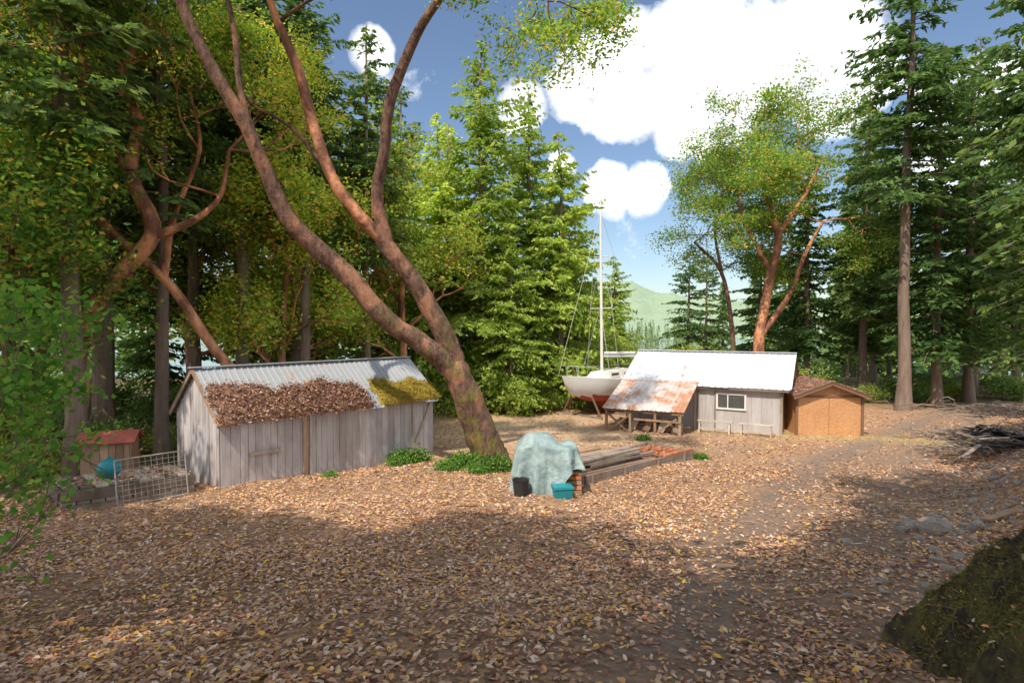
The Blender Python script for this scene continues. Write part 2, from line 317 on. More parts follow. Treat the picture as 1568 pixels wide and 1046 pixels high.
def broadleaf(H,seed,leafL=.20,per=38,sig=.40,nb=9):
    rg=np.random.default_rng(seed); mb=MB(); P=[np.array([0,0,-.2])]; d=np.array([0,0,1.])
    for i in range(6): d=nrm(d+rg.normal(0,.16,3)*[1,1,.2]+[0,0,.1]); P.append(P[-1]+d*H*.6/6)
    rr=np.linspace(.014*H+.04,.008*H,7); Q=cat(P,4); tube(mb,Q,np.interp(np.linspace(0,6,len(Q)),range(7),rr),9,0,.04)
    tips=[]
    for k in range(nb):
        s=rg.integers(2,7); a=rg.uniform(0,6.28); grow(mb,P[s],[math.cos(a)*.9,math.sin(a)*.9,.6],H*.18,.006*H,3,tips,rg,.6,.12)
    cluster(mb,tips,per,sig,leafL,leafL*.55,1,rg); return mb
bark=M['bark']
CON=[mesh('conifer_mesh_%d'%k,conifer(*a),[bark,M['needle']]) for k,a in enumerate([(25,6,4.2,11),(22,3.5,4.0,12),(27,11,4.0,13),(17,1.5,3.6,14)])]
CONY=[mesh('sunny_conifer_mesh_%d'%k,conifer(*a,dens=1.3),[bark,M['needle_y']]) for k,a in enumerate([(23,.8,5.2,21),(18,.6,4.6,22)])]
BRD=[mesh('broadleaf_mesh_%d'%k,broadleaf(h,s),[M['arbbark'],M['arbleaf']]) for k,(h,s) in enumerate([(18,31),(15,32)])]
BRDY=[mesh('yellow_broadleaf_mesh_%d'%k,broadleaf(h,s),[M['arbred'],M['yelleaf']]) for k,(h,s) in enumerate([(17,33),(14,34)])]
TALL=[mesh('tall_broadleaf_mesh_%d'%k,broadleaf(h,s,.26,p,.36,8),[M['arbbark'],M['arbleaf']]) for k,(h,s,p) in enumerate([(22,35,42),(20,36,38)])]
def plant(name,me,x,y,s=1.,rot=None):
    return obj(name,me,(x,y,gz(x,y)-.1),None,R.uniform(0,6.28) if rot is None else rot,s)
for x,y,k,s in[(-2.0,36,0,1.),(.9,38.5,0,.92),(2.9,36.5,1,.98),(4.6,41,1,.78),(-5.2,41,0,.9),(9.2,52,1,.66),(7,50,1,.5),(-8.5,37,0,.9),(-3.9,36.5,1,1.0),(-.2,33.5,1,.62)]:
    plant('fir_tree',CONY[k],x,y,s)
for x,y,k,s in[(-6.3,33,0,1.02),(-11,31,1,1.15),(-16,29,0,1.15),(-10.2,26,1,1.0)]:
    plant('yellow_arbutus_tree',BRDY[k],x,y,s)
# left forest
for x,y,k,s in[(-13.6,17.6,2,.95),(-11.6,24.5,2,.95),(-10.6,28,2,.85),(-16.5,23,2,1),(-18,32,0,.9),(-24,31,2,1),(-13,36,1,.95),(-27,38,0,1),(-20,42,1,1),(-19.5,20.5,0,.95),(-9,45,2,.9),(-7.4,29,2,.75),(-12.8,20.8,2,.8),(-14.5,26,2,.9),(-18.5,25.5,2,.95),(-20,28,0,1.),(-15.8,33,2,.9),(-9.3,25.5,2,.82),(-22,36,3,1.),(-16,40,3,1.),(-12.5,33,3,.7),(-24.5,25,1,.9)]:
    plant('douglas_fir_tree',CON[k],x,y,s)
for x,y,k,s in[(-17.8,19.5,1,1.),(-23,27,0,1.1)]:
    plant('broadleaf_tree',BRD[k],x,y,s)
# right forest
for x,y,k,s in[(23.8,34.5,2,1.12),(27,36,1,1.05),(31,38.5,1,1.1),(26,42,0,.95),(22.8,44,1,.9),(34,42,0,1.05),(29,47,1,1),(36,37,2,1.05),(40,45,1,1.1),(33,52,0,1),(21,48,3,.85),(28.5,58,1,1),(26.2,28.5,2,.95),(29.5,31,1,.9),(17.5,56,3,.8),(20.5,60,3,.8),(15.2,13.5,1,.85)]:
    plant('douglas_fir_tree',CON[k],x,y,s)
# trees around / behind the viewpoint
for x,y,k,s in[(15,-5,0,1),(-19,8,2,1.)]:
    plant('douglas_fir_tree',CON[k],x,y,s)
for x,y,k,s in[(-5.5,-4.5,0,1.),(3.0,-4.5,1,1.1),(-12.5,-2.5,1,1.),(9,-3.0,0,1.),(-17,4,1,.9),(12.5,1.5,1,1.),(-8,-10,0,1.05),(-1.2,-3,1,.95),(6.,-1.5,1,.95)]:
    plant('broadleaf_tree',TALL[k],x,y,s)
# the leaning arbutus
mb=MB(); rg=np.random.default_rng(5)
tr=[(-.55,19.6,-.2),(-.72,19.6,.35),(-1.09,19.4,1.44),(-1.52,19.2,2.58),(-1.94,19,3.58),(-2.2,18.92,4.1)]
limb(mb,tr,[.82,.60,.53,.49,.43,.12],22,0,.035,7)
LL=[(-1.6,19.12,2.7),(-2.15,18.9,3.75),(-3.07,18.6,4.57),(-4.05,18.2,5.21),(-4.99,17.8,6.43),(-5.91,17.5,7.31),(-6.75,17.1,8.34),(-7.36,16.7,9.98),(-7.84,16.3,11.17),(-8.47,15.9,12.48),(-8.97,15.5,13.9),(-9.37,15,15.2)]
limb(mb,LL,[.30,.38,.33,.30,.29,.28,.25,.21,.19,.16,.13,.09],16,0,.04)
RL=[(-1.6,19.12,2.7),(-1.95,19.,3.8),(-2.26,18.9,4.78),(-3.09,18.7,6.29),(-3.91,18.5,7.44),(-4.39,18.3,8.3)]
limb(mb,RL,[.30,.38,.34,.30,.28,.25],16,0,.04)
A_=[(-4.05,18.4,7.7),(-4.3,18.2,9.18),(-4.01,18,10.37),(-3.76,17.8,11.95),(-2.89,17.5,13.84),(-2.05,17.2,14.9),(-1.25,17,15.9)]
limb(mb,A_,[.2,.2,.18,.17,.14,.11,.08],12,0,.04)
B_=[(-4.0,18.4,7.6),(-5.07,18.1,8.74),(-5.66,18,9.75),(-6.25,17.9,11.37),(-6.58,17.7,12.9),(-7.1,17.5,14.2),(-7.4,17.3,15.3)]
limb(mb,B_,[.2,.21,.19,.17,.15,.12,.09],12,1,.04)
limb(mb,[(-7.3,16.7,9.8),(-7.8,16.6,11.67),(-7.9,16.4,13.3),(-8.07,16.2,14.7)],[.12,.1,.08,.06],8)
limb(mb,[(-5.66,18,9.75),(-6.9,18.1,11.2),(-8.2,18.2,12.0)],[.08,.06,.04],6)
limb(mb,[(-1.25,17,15.9),(-.2,16.6,15.9),(.6,16.2,15.),(1.0,16,14.0)],[.07,.05,.035,.02],6)
tips=[]
for p,d,L in[((-9.37,15,15.2),(-.3,-.2,1),2.6),((-8.97,15.5,13.9),(-.8,-.4,.5),2.3),((-7.4,17.3,15.3),(-.1,.2,1),2.5),((-7.1,17.5,14.2),(.7,0,.6),2.),((-8.07,16.2,14.7),(-.3,.5,.8),2.),((-1.25,17,15.9),(.2,0,1),2.4),((-2.05,17.2,14.9),(-.7,-.3,.6),2.),((-1.25,17,15.9),(-.6,-.5,.5),2.2),((-8.2,18.2,12.),(-.6,.4,.3),1.5)]:
    grow(mb,p,d,L,.07,3,tips,rg,.5,.12)
for p,d in[((.6,16.2,15.),(.8,-.2,-.2)),((1.0,16,14.0),(-.2,-.1,-.9)),((-.2,16.6,15.9),(-.4,-.2,-.5)),((1.,16,14),(.8,0,-.2)),((-.8,16.8,15.8),(-.9,0,-.4)),((.6,16.2,15.),(-.2,.2,-.5))]:
    grow(mb,p,d,1.35,.025,2,tips,rg,.6,-.07)
cluster(mb,tips,50,.27,.14,.07,2,rg)
mb.build('leaning_arbutus_tree',[M['arbbark'],M['arbred'],M['arbleaf']],(-.55,19.6,gz(-.55,19.6)))
# left orange arbutus pair
for nm,Ls,loc in[('arbutus_tree',[([(-14.9,19.2,.1),(-14.6,19.1,2.5),(-14.4,19,4.56),(-13.4,19,6.4),(-11.97,19,8.05),(-12.6,19,10.),(-12.4,19,11.8),(-12.95,19,13.3),(-11.9,19,15)],.36),([(-12.,19,8.),(-10.8,19.2,8.5),(-9.9,19.4,9.4),(-9.6,19.5,11)],.15),([(-12.6,19,10.),(-13.6,18.8,11.6),(-13.8,18.6,13.5)],.14)],(-14.9,19.2,.1)),
  ('arbutus_tree',[([(-9.5,21.3,0),(-9.9,21,2.6),(-10.8,20.5,4.3),(-12.2,20,6.7),(-14.,19.5,8.6),(-15.2,19.5,11),(-15.,19.5,13.5)],.24),([(-12.2,20,6.7),(-11.9,20.2,9),(-11.0,20.2,11.2),(-11.2,20,13.2)],.13)],(-9.5,21.3,0))]:
    mb=MB(); tips=[]
    for P,r in Ls:
        limb(mb,P,np.linspace(r,r*.35,len(P)),10,0,.05)
        for q in(-1,-1,-2): 
            a=rg.uniform(0,6.28); grow(mb,P[q],(math.cos(a),math.sin(a),.6),2.2,.05,3 if q==-1 else 2,tips,rg,.6,.08)
    cluster(mb,tips,34,.34,.15,.075,1,rg); mb.build(nm,[M['arbred'],M['yelleaf']],loc)
# right arbutus
mb=MB(); tips=[]
for P,r in[([(17.4,40,-.3),(17.3,40,3.5),(17.5,40,5),(18.2,40,8.7),(18.6,40,11.4),(17.7,40,14.6),(18.6,40,17.)],.42),([(18.6,40,11.4),(20.3,39.5,14.2),(21.2,39.5,16.3)],.2),([(17.4,40,4.2),(19.5,40,7.3),(20.5,40,10),(22,40.5,12.4)],.24),([(18.2,40,8.7),(16.6,40.3,12),(15.8,40.3,14.5)],.17)]:
    limb(mb,P,np.linspace(r,r*.4,len(P)),10,0,.05)
    for q in(-1,-1,-2): 
        a=rg.uniform(0,6.28); grow(mb,P[q],(math.cos(a),math.sin(a),.4),3.2,.06,3,tips,rg,.75,.03)
cluster(mb,tips,46,.42,.21,.11,1,rg); mb.build('arbutus_tree',[M['arbred'],M['arbleaf']],(17.4,40,-.2))
mb=MB(); tips=[]
for P,r in[([(16.6,42,-.3),(16.2,42,5),(15.4,42,9),(13.4,42,11.2)],.22),([(15.4,42,9),(14.9,42,12),(15.2,42,13.5)],.13)]:
    limb(mb,P,np.linspace(r,r*.4,len(P)),8,0)
    for q in(-1,-1,-2): 
        a=rg.uniform(0,6.28); grow(mb,P[q],(math.cos(a),math.sin(a),.4),2.4,.05,3,tips,rg,.75,.03)
cluster(mb,tips,26,.40,.18,.09,1,rg); mb.build('arbutus_tree',[M['arbbark'],M['arbleaf']],(16.6,42,-.2))
# maple sapling at the left edge
mb=MB(); tips=[]
for k in range(7):
    a=rg.uniform(-.9,1.2); grow(mb,(-6.5,6.3,gz(-6.3,6.3)+.3*k),(math.cos(a)*.8,math.sin(a)*.5,.8),1.15,.018,2,tips,rg,.5,.1)
tube(mb,[(-6.55,6.3,1.2),(-6.5,6.3,3),(-6.3,6.3,4.6),(-6.2,6.2,5.6)],[.05,.04,.03,.015],6,0)
for k in range(5): grow(mb,(-6.3,6.3,4.2+.2*k),(rg.uniform(-.2,1),rg.uniform(-.5,.3),.2),.8,.014,2,tips,rg,.5,.0)
tips=[t for t in tips if t[0]<-5.2-.4*max(0,min(1,(3.9-t[2])))]
cluster(mb,tips,13,.17,.10,.08,1,rg); mb.build('maple_sapling',[M['bark'],M['maple']],(-6.55,6.3,gz(-6.35,6.3)))
# shrubs
def shrub(r,h,n,L,seed):
    rg=np.random.default_rng(seed); mb=MB(); tips=[]
    for k in range(7):
        a=rg.uniform(0,6.28); grow(mb,(rg.normal(0,r*.2),rg.normal(0,r*.2),0),(math.cos(a)*r/h,math.sin(a)*r/h,1),h*.55,.02,2,tips,rg,.5,.05)
    cluster(mb,tips,n,.16*r+.06,L,L*.5,1,rg); return mb
SH=[mesh('shrub_mesh_%d'%k,shrub(*a),[bark,M['shrub']]) for k,a in enumerate([(1.3,2.2,22,.13,41),(1.,1.3,22,.11,42),(1.6,3.2,26,.15,43)])]
SA=[mesh('salal_mesh_%d'%k,shrub(*a),[bark,M['salal']]) for k,a in enumerate([(1.6,1.5,26,.14,45),(1.3,2.,20,.14,46)])]
for x,y,k,s in[(-2.5,32,1,1),(-.8,33.5,2,.7),(2.2,34.5,1,1),(-5.8,30.5,0,1),(-3.6,33.5,0,1.1),(3.5,37,2,1),(1.2,35,0,1.1),(-8.5,28.5,1,1),(-13,22,1,1),(-17,18.5,2,.9),(-14.8,17.0,1,1),(5.6,40,2,1),(8,44,2,1.2),(11,43,2,1),(14,44,2,1.1),(17,37,1,1),(20,37,0,1.),(24,38,1,1),(-12.8,31,1,1.2),(31,40,1,1),(-9,34,0,1.3)]:
    plant('shrub',SH[k],x,y,s)
rs=np.random.default_rng(77)
for k in range(46):
    y=rs.uniform(20,36); x=-rs.uniform(.25,.95)*y
    if y-.35*(x+8)<21.5: continue
    plant('salal_shrub',SA[k%2],x,y,rs.uniform(.7,1.25))
for x,y in[(27,39),(33,44),(30,42),(22,41),(25,47),(35,40),(37,43)]: plant('salal_shrub',SA[0],x,y,1.1)
IV=mesh('fern_ivy_mesh',shrub(.8,.6,26,.12,44),[bark,M['ivy']])
for x,y,s in[(-1.5,19.,.9),(-2.1,18.7,.6),(-1.1,18.5,.6),(-.1,19.1,.5),(-.7,18.8,.9),(-3.6,20.4,.9),(-3.9,19.9,.7),(-5.7,17.8,.4),(7.,21.2,.5),(5.9,25.5,.5)]:
    plant('ivy_clump',IV,x,y,s)
# distant forest as one mesh
mb=MB(); rg=np.random.default_rng(9)
def far_tree(mb,x,y,z,H,rg,n=380):
    tube(mb,[(x,y,z),(x,y,z+H*.9)],[.012*H,.02],5,0,cap=False)
    t=rg.random(n)**1.3; a=rg.uniform(0,6.28,n); Lr=H*.16*(1-t)+.15; r=Lr*rg.uniform(.2,1,n)
    C=np.stack([x+np.cos(a)*r,y+np.sin(a)*r,z+H*(.14+.85*t)-r*.3],-1); A=nrm(np.stack([np.cos(a),np.sin(a),-.4+0*a],-1))
    leafquads(mb,C,.10*H*.6,.026*H,1,A=A,upbias=1.2,rng=rg)
for k in range(140):
    a=rg.uniform(-.98,.98); d=rg.uniform(52,92); x=a*d
    if .19<a<.36 or (.12<a<.3 and d<75) or (a<-.05 and rg.random()<.45): continue
    far_tree(mb,x,d,gz(x,d)-.3,rg.uniform(14,24)*(.75 if .02<a<.5 else 1),rg)
for k in range(130):
    d=rg.uniform(190,330); x=rg.uniform(.13,.36)*d; far_tree(mb,x,d,-8+(d-190)*.03,rg.uniform(8,14),rg,160)
mb.build('distant_forest',[bark,M['needle']])
# hills
mb=MB(); ax=np.linspace(-1.25,1.25,260); rows=np.linspace(0,1,30)
A2,T2=np.meshgrid(ax,rows); Dd=420+T2*900
Hh=(58+22*np.sin(A2*5+1.)+10*np.sin(A2*13)+4*np.sin(A2*41)+2.*np.sin(A2*97))*(np.sin(T2*math.pi*.5)**1.2)*1.2
Hh+=rg.normal(0,1.8,Hh.shape)*(T2>.02)
V=np.stack([np.sin(A2)*Dd,np.cos(A2)*Dd,-9+Hh],-1); n=len(ax); i=np.arange(29)[:,None]*n+np.arange(n-1)[None,:]
mb.add(V,np.stack([i,i+1,i+n+1,i+n],-1).reshape(-1,4),0,True); mb.build('hills',[M['hill']])
# ------------------------------------------------------------ metal / plank helpers in local frames
def ribroof(mb,p0,ex,ey,L,D,mat,rib=.23,h=.03,sheet=.8,jit=.012,rg=R):
    ex=nrm(ex);ey=nrm(ey);nn=np.cross(ex,ey); x=0;k=0
    while x<L-.01:
        w=min(sheet,L-x); u=[];hh=[];a=0
        while a<w-1e-6:
            for du,dh in((0,h),(.03,h),(.05,0),(rib-.02,0)):
                if a+du<=w: u.append(a+du);hh.append(dh)
            a+=rib
        u.append(w+.02);hh.append(h); u=np.array(u);hh=np.array(hh)
        o=rg.normal(0,jit,2); vv=np.linspace(-.02+o[0]*2,D+o[0],4)
        V=np.array(p0)+ex*(x+u)[None,:,None]+ey*vv[:,None,None]+nn*(hh[None,:]+.006*(k%2)+rg.normal(0,.004,(4,1)))[:,:,None]
        m=len(u); i=np.arange(3)[:,None]*m+np.arange(m-1)[None,:]
        mb.add(V,np.stack([i,i+1,i+m+1,i+m],-1).reshape(-1,4),mat); x+=w;k+=1
def plankwall(mb,p0,ex,L,top,bot,w,mat,nrmv,rg,gap=.012,jit=.02,th=.025):
    ex=nrm(ex); x=0
    while x<L-.03:
        ww=min(w*rg.uniform(.8,1.2),L-x); xm=x+ww/2; t=top(xm)+rg.normal(0,jit*.2); b=bot(xm)+rg.normal(0,jit)
        c=np.array(p0)+ex*xm+np.array([0,0,(t+b)/2])+np.array(nrmv)*rg.uniform(0,.016)
        box(mb,c,(ww-gap,th,t-b),mat,ax=[ex,np.array(nrmv),[0,0,1]]); x+=ww
# ---- weathered shed (left)
E=empty('weathered_shed',(-8.25,16,.3),math.radians(49.1)); L,D,hw,hr=7.9,3.3,2.1,3.42; rg=np.random.default_rng(51)
mb=MB(); bt=lambda x:-.15-.04*x
plankwall(mb,(0,0,0),(1,0,0),L,lambda x:hw-.04,bt,.24,0,(0,-1,0),rg)
plankwall(mb,(0,D,0),(1,0,0),L,lambda x:hw-.04,bt,.27,0,(0,1,0),rg)
gt=lambda y:hw-.06+(hr-hw)*(1-abs(y-D/2)/(D/2))
plankwall(mb,(0,0.03,0),(0,1,0),D-.06,gt,lambda x:-.2,.22,0,(-1,0,0),rg)
plankwall(mb,(L,0.03,0),(0,1,0),D-.06,gt,lambda x:-.5,.22,0,(1,0,0),rg)
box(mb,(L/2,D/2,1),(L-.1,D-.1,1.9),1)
mb.build('walls',[M['greyplank'],M['black']],(0,0,0),E,0,True)
mb=MB(); sl=math.hypot(D/2,hr-hw); ey=np.array([0,D/2,hr-hw])/sl
ribroof(mb,(-.15,-.22,hw-.17),(1,0,0),ey,L+.3,sl+.27,0,.2,.025,.62,.02,rg)
ribroof(mb,(L+.15,D+.22,hw-.17),(-1,0,0),(0,-ey[1],ey[2]),L+.3,sl+.27,0,.2,.025,.62,.02,rg)
beam(mb,(-.2,D/2,hr+.05),(L+.2,D/2,hr+.05),.22,.03,0)
mb.build('metal_roof',[M['greyroof']],(0,0,0),E,0,True)
mb=MB()
beam(mb,(-.13,-.24,hw-.2),(-.13,D/2,hr-.02),.04,.12,0); beam(mb,(-.13,D/2,hr-.02),(-.13,D+.2,hw-.2),.04,.12,0)
box(mb,(2.55,-.06,.95),(.14,.05,2.1),0); box(mb,(2.75,-.06,.9),(.08,.05,2.0),1); box(mb,(1.3,-.06,.95),(1.,.04,.1),1); box(mb,(1.75,-.1,.95),(.1,.06,.14),1)
box(mb,(4.6,-.1,1.95),(.5,.12,.22),1); box(mb,(6.9,-.05,1.0),(.08,.05,2.0),1)
beam(mb,(6.9,-.06,.1),(7.8,-.06,1.9),.04,.09,1)
mb.build('trim_and_door_battens',[M['wood'],M['palewood']],(0,0,0),E,0,True)
def pile(mb,x0,x1,s0,s1,h,mat,rg):
    nx,ny=70,22; uu=np.linspace(0,1,nx);vv=np.linspace(0,1,ny); U,Vv=np.meshgrid(uu,vv)
    edge=np.minimum(np.minimum(U,1-U)*6,np.minimum(Vv,1-Vv)*4).clip(0,1)**.5
    wob=.5+.5*np.sin(U*9+Vv*4)*np.sin(U*23+1)
    hh=edge*h*(.55+.45*wob)+rg.normal(0,.012,U.shape)-.02*(edge<.1)
    s=s0+(s1-s0)*Vv+(.10*np.sin(U*11)+.06*np.sin(U*29)+.04*np.sin(U*61)-.2*U)*Vv*(s1-s0); x=x0+(x1-x0)*U+.1*np.sin(Vv*12)*(U-.5)
    base=np.array([0,-.22,hw-.17])+np.zeros(U.shape+(3,)); nn=np.array([0,-ey[2],ey[1]])
    V=base+x[...,None]*np.array([1.,0,0])+s[...,None]*ey+hh[...,None]*nn+nn*.03
    i=np.arange(ny-1)[:,None]*nx+np.arange(nx-1)[None,:]; mb.add(V,np.stack([i,i+1,i+nx+1,i+nx],-1).reshape(-1,4),mat,True)
    return V.reshape(-1,3)
mb=MB(); V=pile(mb,-.05,5.0,-.02,1.5,.18,0,rg); C=V[rg.integers(0,len(V),7500)]+rg.normal(0,.07,(7500,3))+[0,-.02,.03]
flat_leaves(mb,C[:,0],C[:,1],C[:,2],.09,rg,.5,1); mb.build('roof_leaf_litter',[M['litter'],M['rooflf']],(0,0,0),E,0,True)
mb=MB(); V=pile(mb,5.4,8.05,-.02,1.2,.2,0,rg); C=V[rg.integers(0,len(V),7000)]+rg.normal(0,.05,(7000,3)); leafquads(mb,C,.06,.03,0,upbias=2,rng=rg)
mb.build('roof_moss',[M['moss']],(0,0,0),E,0,True)
# ---- metal clad workshop (right)
E=empty('metal_clad_workshop',(6.1,30.3,-.15),math.radians(-30)); L,D,hw,hr=7.55,5.6,2.35,3.75; rg=np.random.default_rng(52)
mb=MB(); plankwall(mb,(0,0,0),(1,0,0),L,lambda x:hw-.03,lambda x:-.1,.42,0,(0,-1,0),rg,.006,.01)
plankwall(mb,(0,D,0),(1,0,0),L,lambda x:hw-.03,lambda x:-.1,.42,0,(0,1,0),rg,.006,.01)
gt=lambda y:hw-.06+(hr-hw)*(1-abs(y-D/2)/(D/2))
plankwall(mb,(L,.03,0),(0,1,0),D-.06,gt,lambda x:-.1,.25,1,(1,0,0),rg,.006,.01)
plankwall(mb,(0,.03,0),(0,1,0),D-.06,gt,lambda x:-.1,.25,1,(-1,0,0),rg,.006,.01)
mb.build('walls',[M['wallsheet'],M['wood']],(0,0,0),E,0,True)
mb=MB(); sl=math.hypot(D/2,hr-hw); ey=np.array([0,D/2,hr-hw])/sl
ribroof(mb,(-.2,-.3,hw-.14),(1,0,0),ey,L+.6,sl+.33,0,.3,.03,.9,.01,rg)
ribroof(mb,(L+.4,D+.3,hw-.14),(-1,0,0),(0,-ey[1],ey[2]),L+.6,sl+.33,0,.3,.03,.9,.01,rg)
beam(mb,(-.23,D/2,hr+.06),(L+.43,D/2,hr+.06),.3,.03,0)
mb.build('metal_roof',[M['whiteroof']],(0,0,0),E,0,True)
mb=MB()
for s in(-.18,L+.37):
    beam(mb,(s,-.3,hw-.2),(s,D/2,hr-.05),.04,.14,0); beam(mb,(s,D+.3,hw-.2),(s,D/2,hr-.05),.04,.14,0)
beam(mb,(-.15,-.26,hw-.2),(L+.3,-.26,hw-.2),.03,.1,1)
box(mb,(L-.03,-.045,1.1),(.12,.05,2.3),1); box(mb,(3.75,-.05,1.0),(.08,.04,2.0),1); box(mb,(4.55,-.05,1.0),(.06,.04,2.0),1)
mb.build('trim',[M['brownpaint'],M['oldwood']],(0,0,0),E,0,True)
mb=MB(); wx,wz,ww,wh=5.3,1.5,1.3,.72
box(mb,(wx,-.04,wz),(ww-.1,.03,wh-.1),1)
for dx,dz,a,b in((0,wh/2,ww+.1,.08),(0,-wh/2,ww+.1,.08),(-ww/2,0,.08,wh-.08),(ww/2,0,.08,wh-.08),(-.15,0,.05,wh-.08)): box(mb,(wx+dx,-.06,wz+dz),(a,.06,b),0)
mb.build('window',[M['white'],M['glass']],(0,0,0),E,0,True)
mb=MB(); ey2=nrm(np.array([0,3.,1.15])); ribroof(mb,(-.15,-3.1,1.2),(1,0,0),ey2,3.9,3.25,0,.2,.025,.66,.02,rg)
mb.build('lean_to_rusty_roof',[M['rustroof']],(0,0,0),E,0,True)
mb=MB()
for x in(0,1.2,2.4,3.55):
    box(mb,(x,-2.95,.5),(.11,.11,1.2),0); beam(mb,(x,-3.05,1.12),(x,0,2.2),.06,.1,0)
beam(mb,(-.1,-2.95,1.12),(3.7,-2.95,1.12),.08,.12,0); beam(mb,(0,-2.95,.0),(1.2,-2.95,.95),.05,.09,0); beam(mb,(1.2,-2.9,.0),(0,-2.9,.95),.05,.09,0)
beam(mb,(2.3,-3.0,.0),(3.4,-3.0,.9),.05,.09,0);beam(mb,(1.4,-3.02,.75),(3.6,-3.02,.75),.05,.09,0)
beam(mb,(3.6,-2.9,.1),(2.6,-2.7,1.0),.05,.09,0); box(mb,(3.6,-.4,.9),(.1,.1,1.9),1); 
for k in range(26): 
    z=.15+.06*(k//5)+rg.normal(0,.01); y=-1.2-.25*(k%5); beam(mb,(.1+rg.normal(0,.15),y,z),(3.3+rg.normal(0,.2),y+rg.normal(0,.1),z+rg.normal(0,.03)),.18,.045,rg.integers(0,3))
for k in range(5): beam(mb,(.3+.7*k,-2.4,.0),(.6+.7*k,-2.3,.6+.1*rg.random()),.3,.3,rg.integers(0,3))
mb.build('lean_to_frame_and_timber',[M['wood'],M['oldwood'],M['palewood']],(0,0,0),E,0,True)
mb=MB()
for x0,x1 in((3.9,5.5),(5.8,7.3)):
    beam(mb,(x0,-.9,.55),(x1,-.9,.55),.22,.05,0)
    for x in(x0+.12,x1-.12):
        beam(mb,(x,-1.12,-.1),(x,-.94,.53),.06,.06,0); beam(mb,(x,-.68,-.1),(x,-.86,.53),.06,.06,0)
    beam(mb,(x0+.1,-1.02,.2),(x1-.1,-1.02,.2),.04,.07,0)
o=mb.build('timber_trestle',[M['palewood']],(6.1,30.3,-.1),None,math.radians(-30),True)
# ---- plywood shed
E=empty('plywood_shed',(13.3,26.5,-.15),math.radians(-4)); W,D,hw,hr=2.95,2.6,1.95,2.5; rg=np.random.default_rng(53)
mb=MB()
for a,b in((0.06,1.45),(1.47,W-.06)): box(mb,((a+b)/2,0,hw/2),(b-a,.03,hw-.02),0)
mb.add([[0.02,-.014,hw-.01],[W-.02,-.014,hw-.01],[W/2,-.014,hr-.03]],[[0,1,2]],0); mb.add([[0.02,D,hw-.01],[W-.02,D,hw-.01],[W/2,D,hr-.03]],[[0,2,1]],0)
for x in(0,W): box(mb,(x,D/2,hw/2),(.03,D,hw-.02),0)
box(mb,(W/2,D,hw/2),(W,.03,hw),0)
mb.build('osb_walls',[M['osb']],(0,0,0),E,0,True)
mb=MB(); sl=math.hypot(W/2,hr-hw); 
for sg in(-1,1):
    a=np.array((W/2+sg*(W/2+.25),0,hw-.1)); b=np.array((W/2,0,hr+.02))
    for y in(-.3,D+.2): beam(mb,a+[0,y,0],b+[0,y,0],.04,.16,0)
    m=(a+b)/2; xx=nrm(b-a); box(mb,m+[0,D/2-.05,.1],(np.linalg.norm(b-a),D+.6,.04),1,ax=[xx,[0,1,0],np.cross(xx,[0,1,0])])
box(mb,(0,-.03,hw/2),(.12,.05,hw),0); box(mb,(W,-.03,hw/2),(.12,.05,hw),0); box(mb,(W/2,-.03,hw-.05),(W-.13,.04,.1),0)
mb.build('roof_and_trim',[M['brownpaint'],M['litter']],(0,0,0),E,0,True)
mb=MB(); x=rg.uniform(-.2,W+.2,1500); y=rg.uniform(-.3,D+.2,1500); z=hw+.07+(hr-hw)*(1-np.abs(x-W/2)/(W/2+.3))*1.05+.04; flat_leaves(mb,x,y,z,.11,rg); mb.build('roof_leaves',[M['rooflf']],(0,0,0),E,0,True)
# ---- sailboat on stand
E=empty('sailboat',(2.9,31.2,-.15),math.radians(42)); mb=MB(); ns,nr=25,13
T=np.linspace(0,1,ns); Lb=8.2
beamw=np.interp(T,[0,.1,.3,.55,.8,1],[.04,.5,1.1,1.35,1.2,.85])
sheer=np.interp(T,[0,.4,1],[2.45,2.15,2.2]); bot=np.interp(T,[0,.08,.25,.5,.8,1],[1.9,1.25,.85,.7,.85,1.35])
V=[];
for k in range(ns):
    for q in np.linspace(-1,1,nr):
        a=abs(q); y=np.sign(q)*beamw[k]*(1-(1-a)**2.2)**.9; z=bot[k]+(sheer[k]-bot[k])*a**1.7; x=T[k]*Lb - (.55*(z-bot[k]) if k==0 else .55*(z-bot[k])*(1-T[k])**4)
        V.append((x,y,z))
V=np.array(V); i=np.arange(ns-1)[:,None]*nr+np.arange(nr-1)[None,:]; F=np.stack([i,i+nr,i+nr+1,i+1],-1).reshape(-1,4)
zc=V[F].mean(1)[:,2]; mb.add(V,F[zc>1.28],0,True); mb.add(V,F[zc<=1.28],1,True)
mb.add(V[-nr:],[list(range(nr))],0)
dk=[];
for k in range(ns): dk+= [(T[k]*Lb-(.55*(sheer[k]-bot[k])*(1-T[k])**4),-beamw[k],sheer[k]-.02),(T[k]*Lb-(.55*(sheer[k]-bot[k])*(1-T[k])**4),beamw[k],sheer[k]-.02)]
k=np.arange(ns-1)*2; mb.add(dk,np.stack([k,k+1,k+3,k+2],-1),0)
mb.build('hull',[M['white'],M['hullred']],(0,0,0),E,0,True)
mb=MB(); kz=[(2.8,.12,.85),(5.2,.14,.8),(3.4,.1,.15),(5.0,.1,.15)]
kv=[(x,s*y,z) for s in(-1,1) for x,y,z in kz]; mb.add(kv,[[0,1,3,2],[4,6,7,5],[0,2,6,4],[1,5,7,3],[2,3,7,6]],0)
mb.build('keel',[M['hullred']],(0,0,0),E,0,True)
mb=MB()
cv=[(2.2,.45,2.1),(5.6,.8,2.1),(2.7,.4,2.5),(5.5,.68,2.62)]; cv=[(x,s*y,z) for s in(-1,1) for x,y,z in cv]
mb.add(cv,[[0,1,3,2],[4,6,7,5],[0,2,6,4],[1,5,7,3],[2,3,7,6]],0)
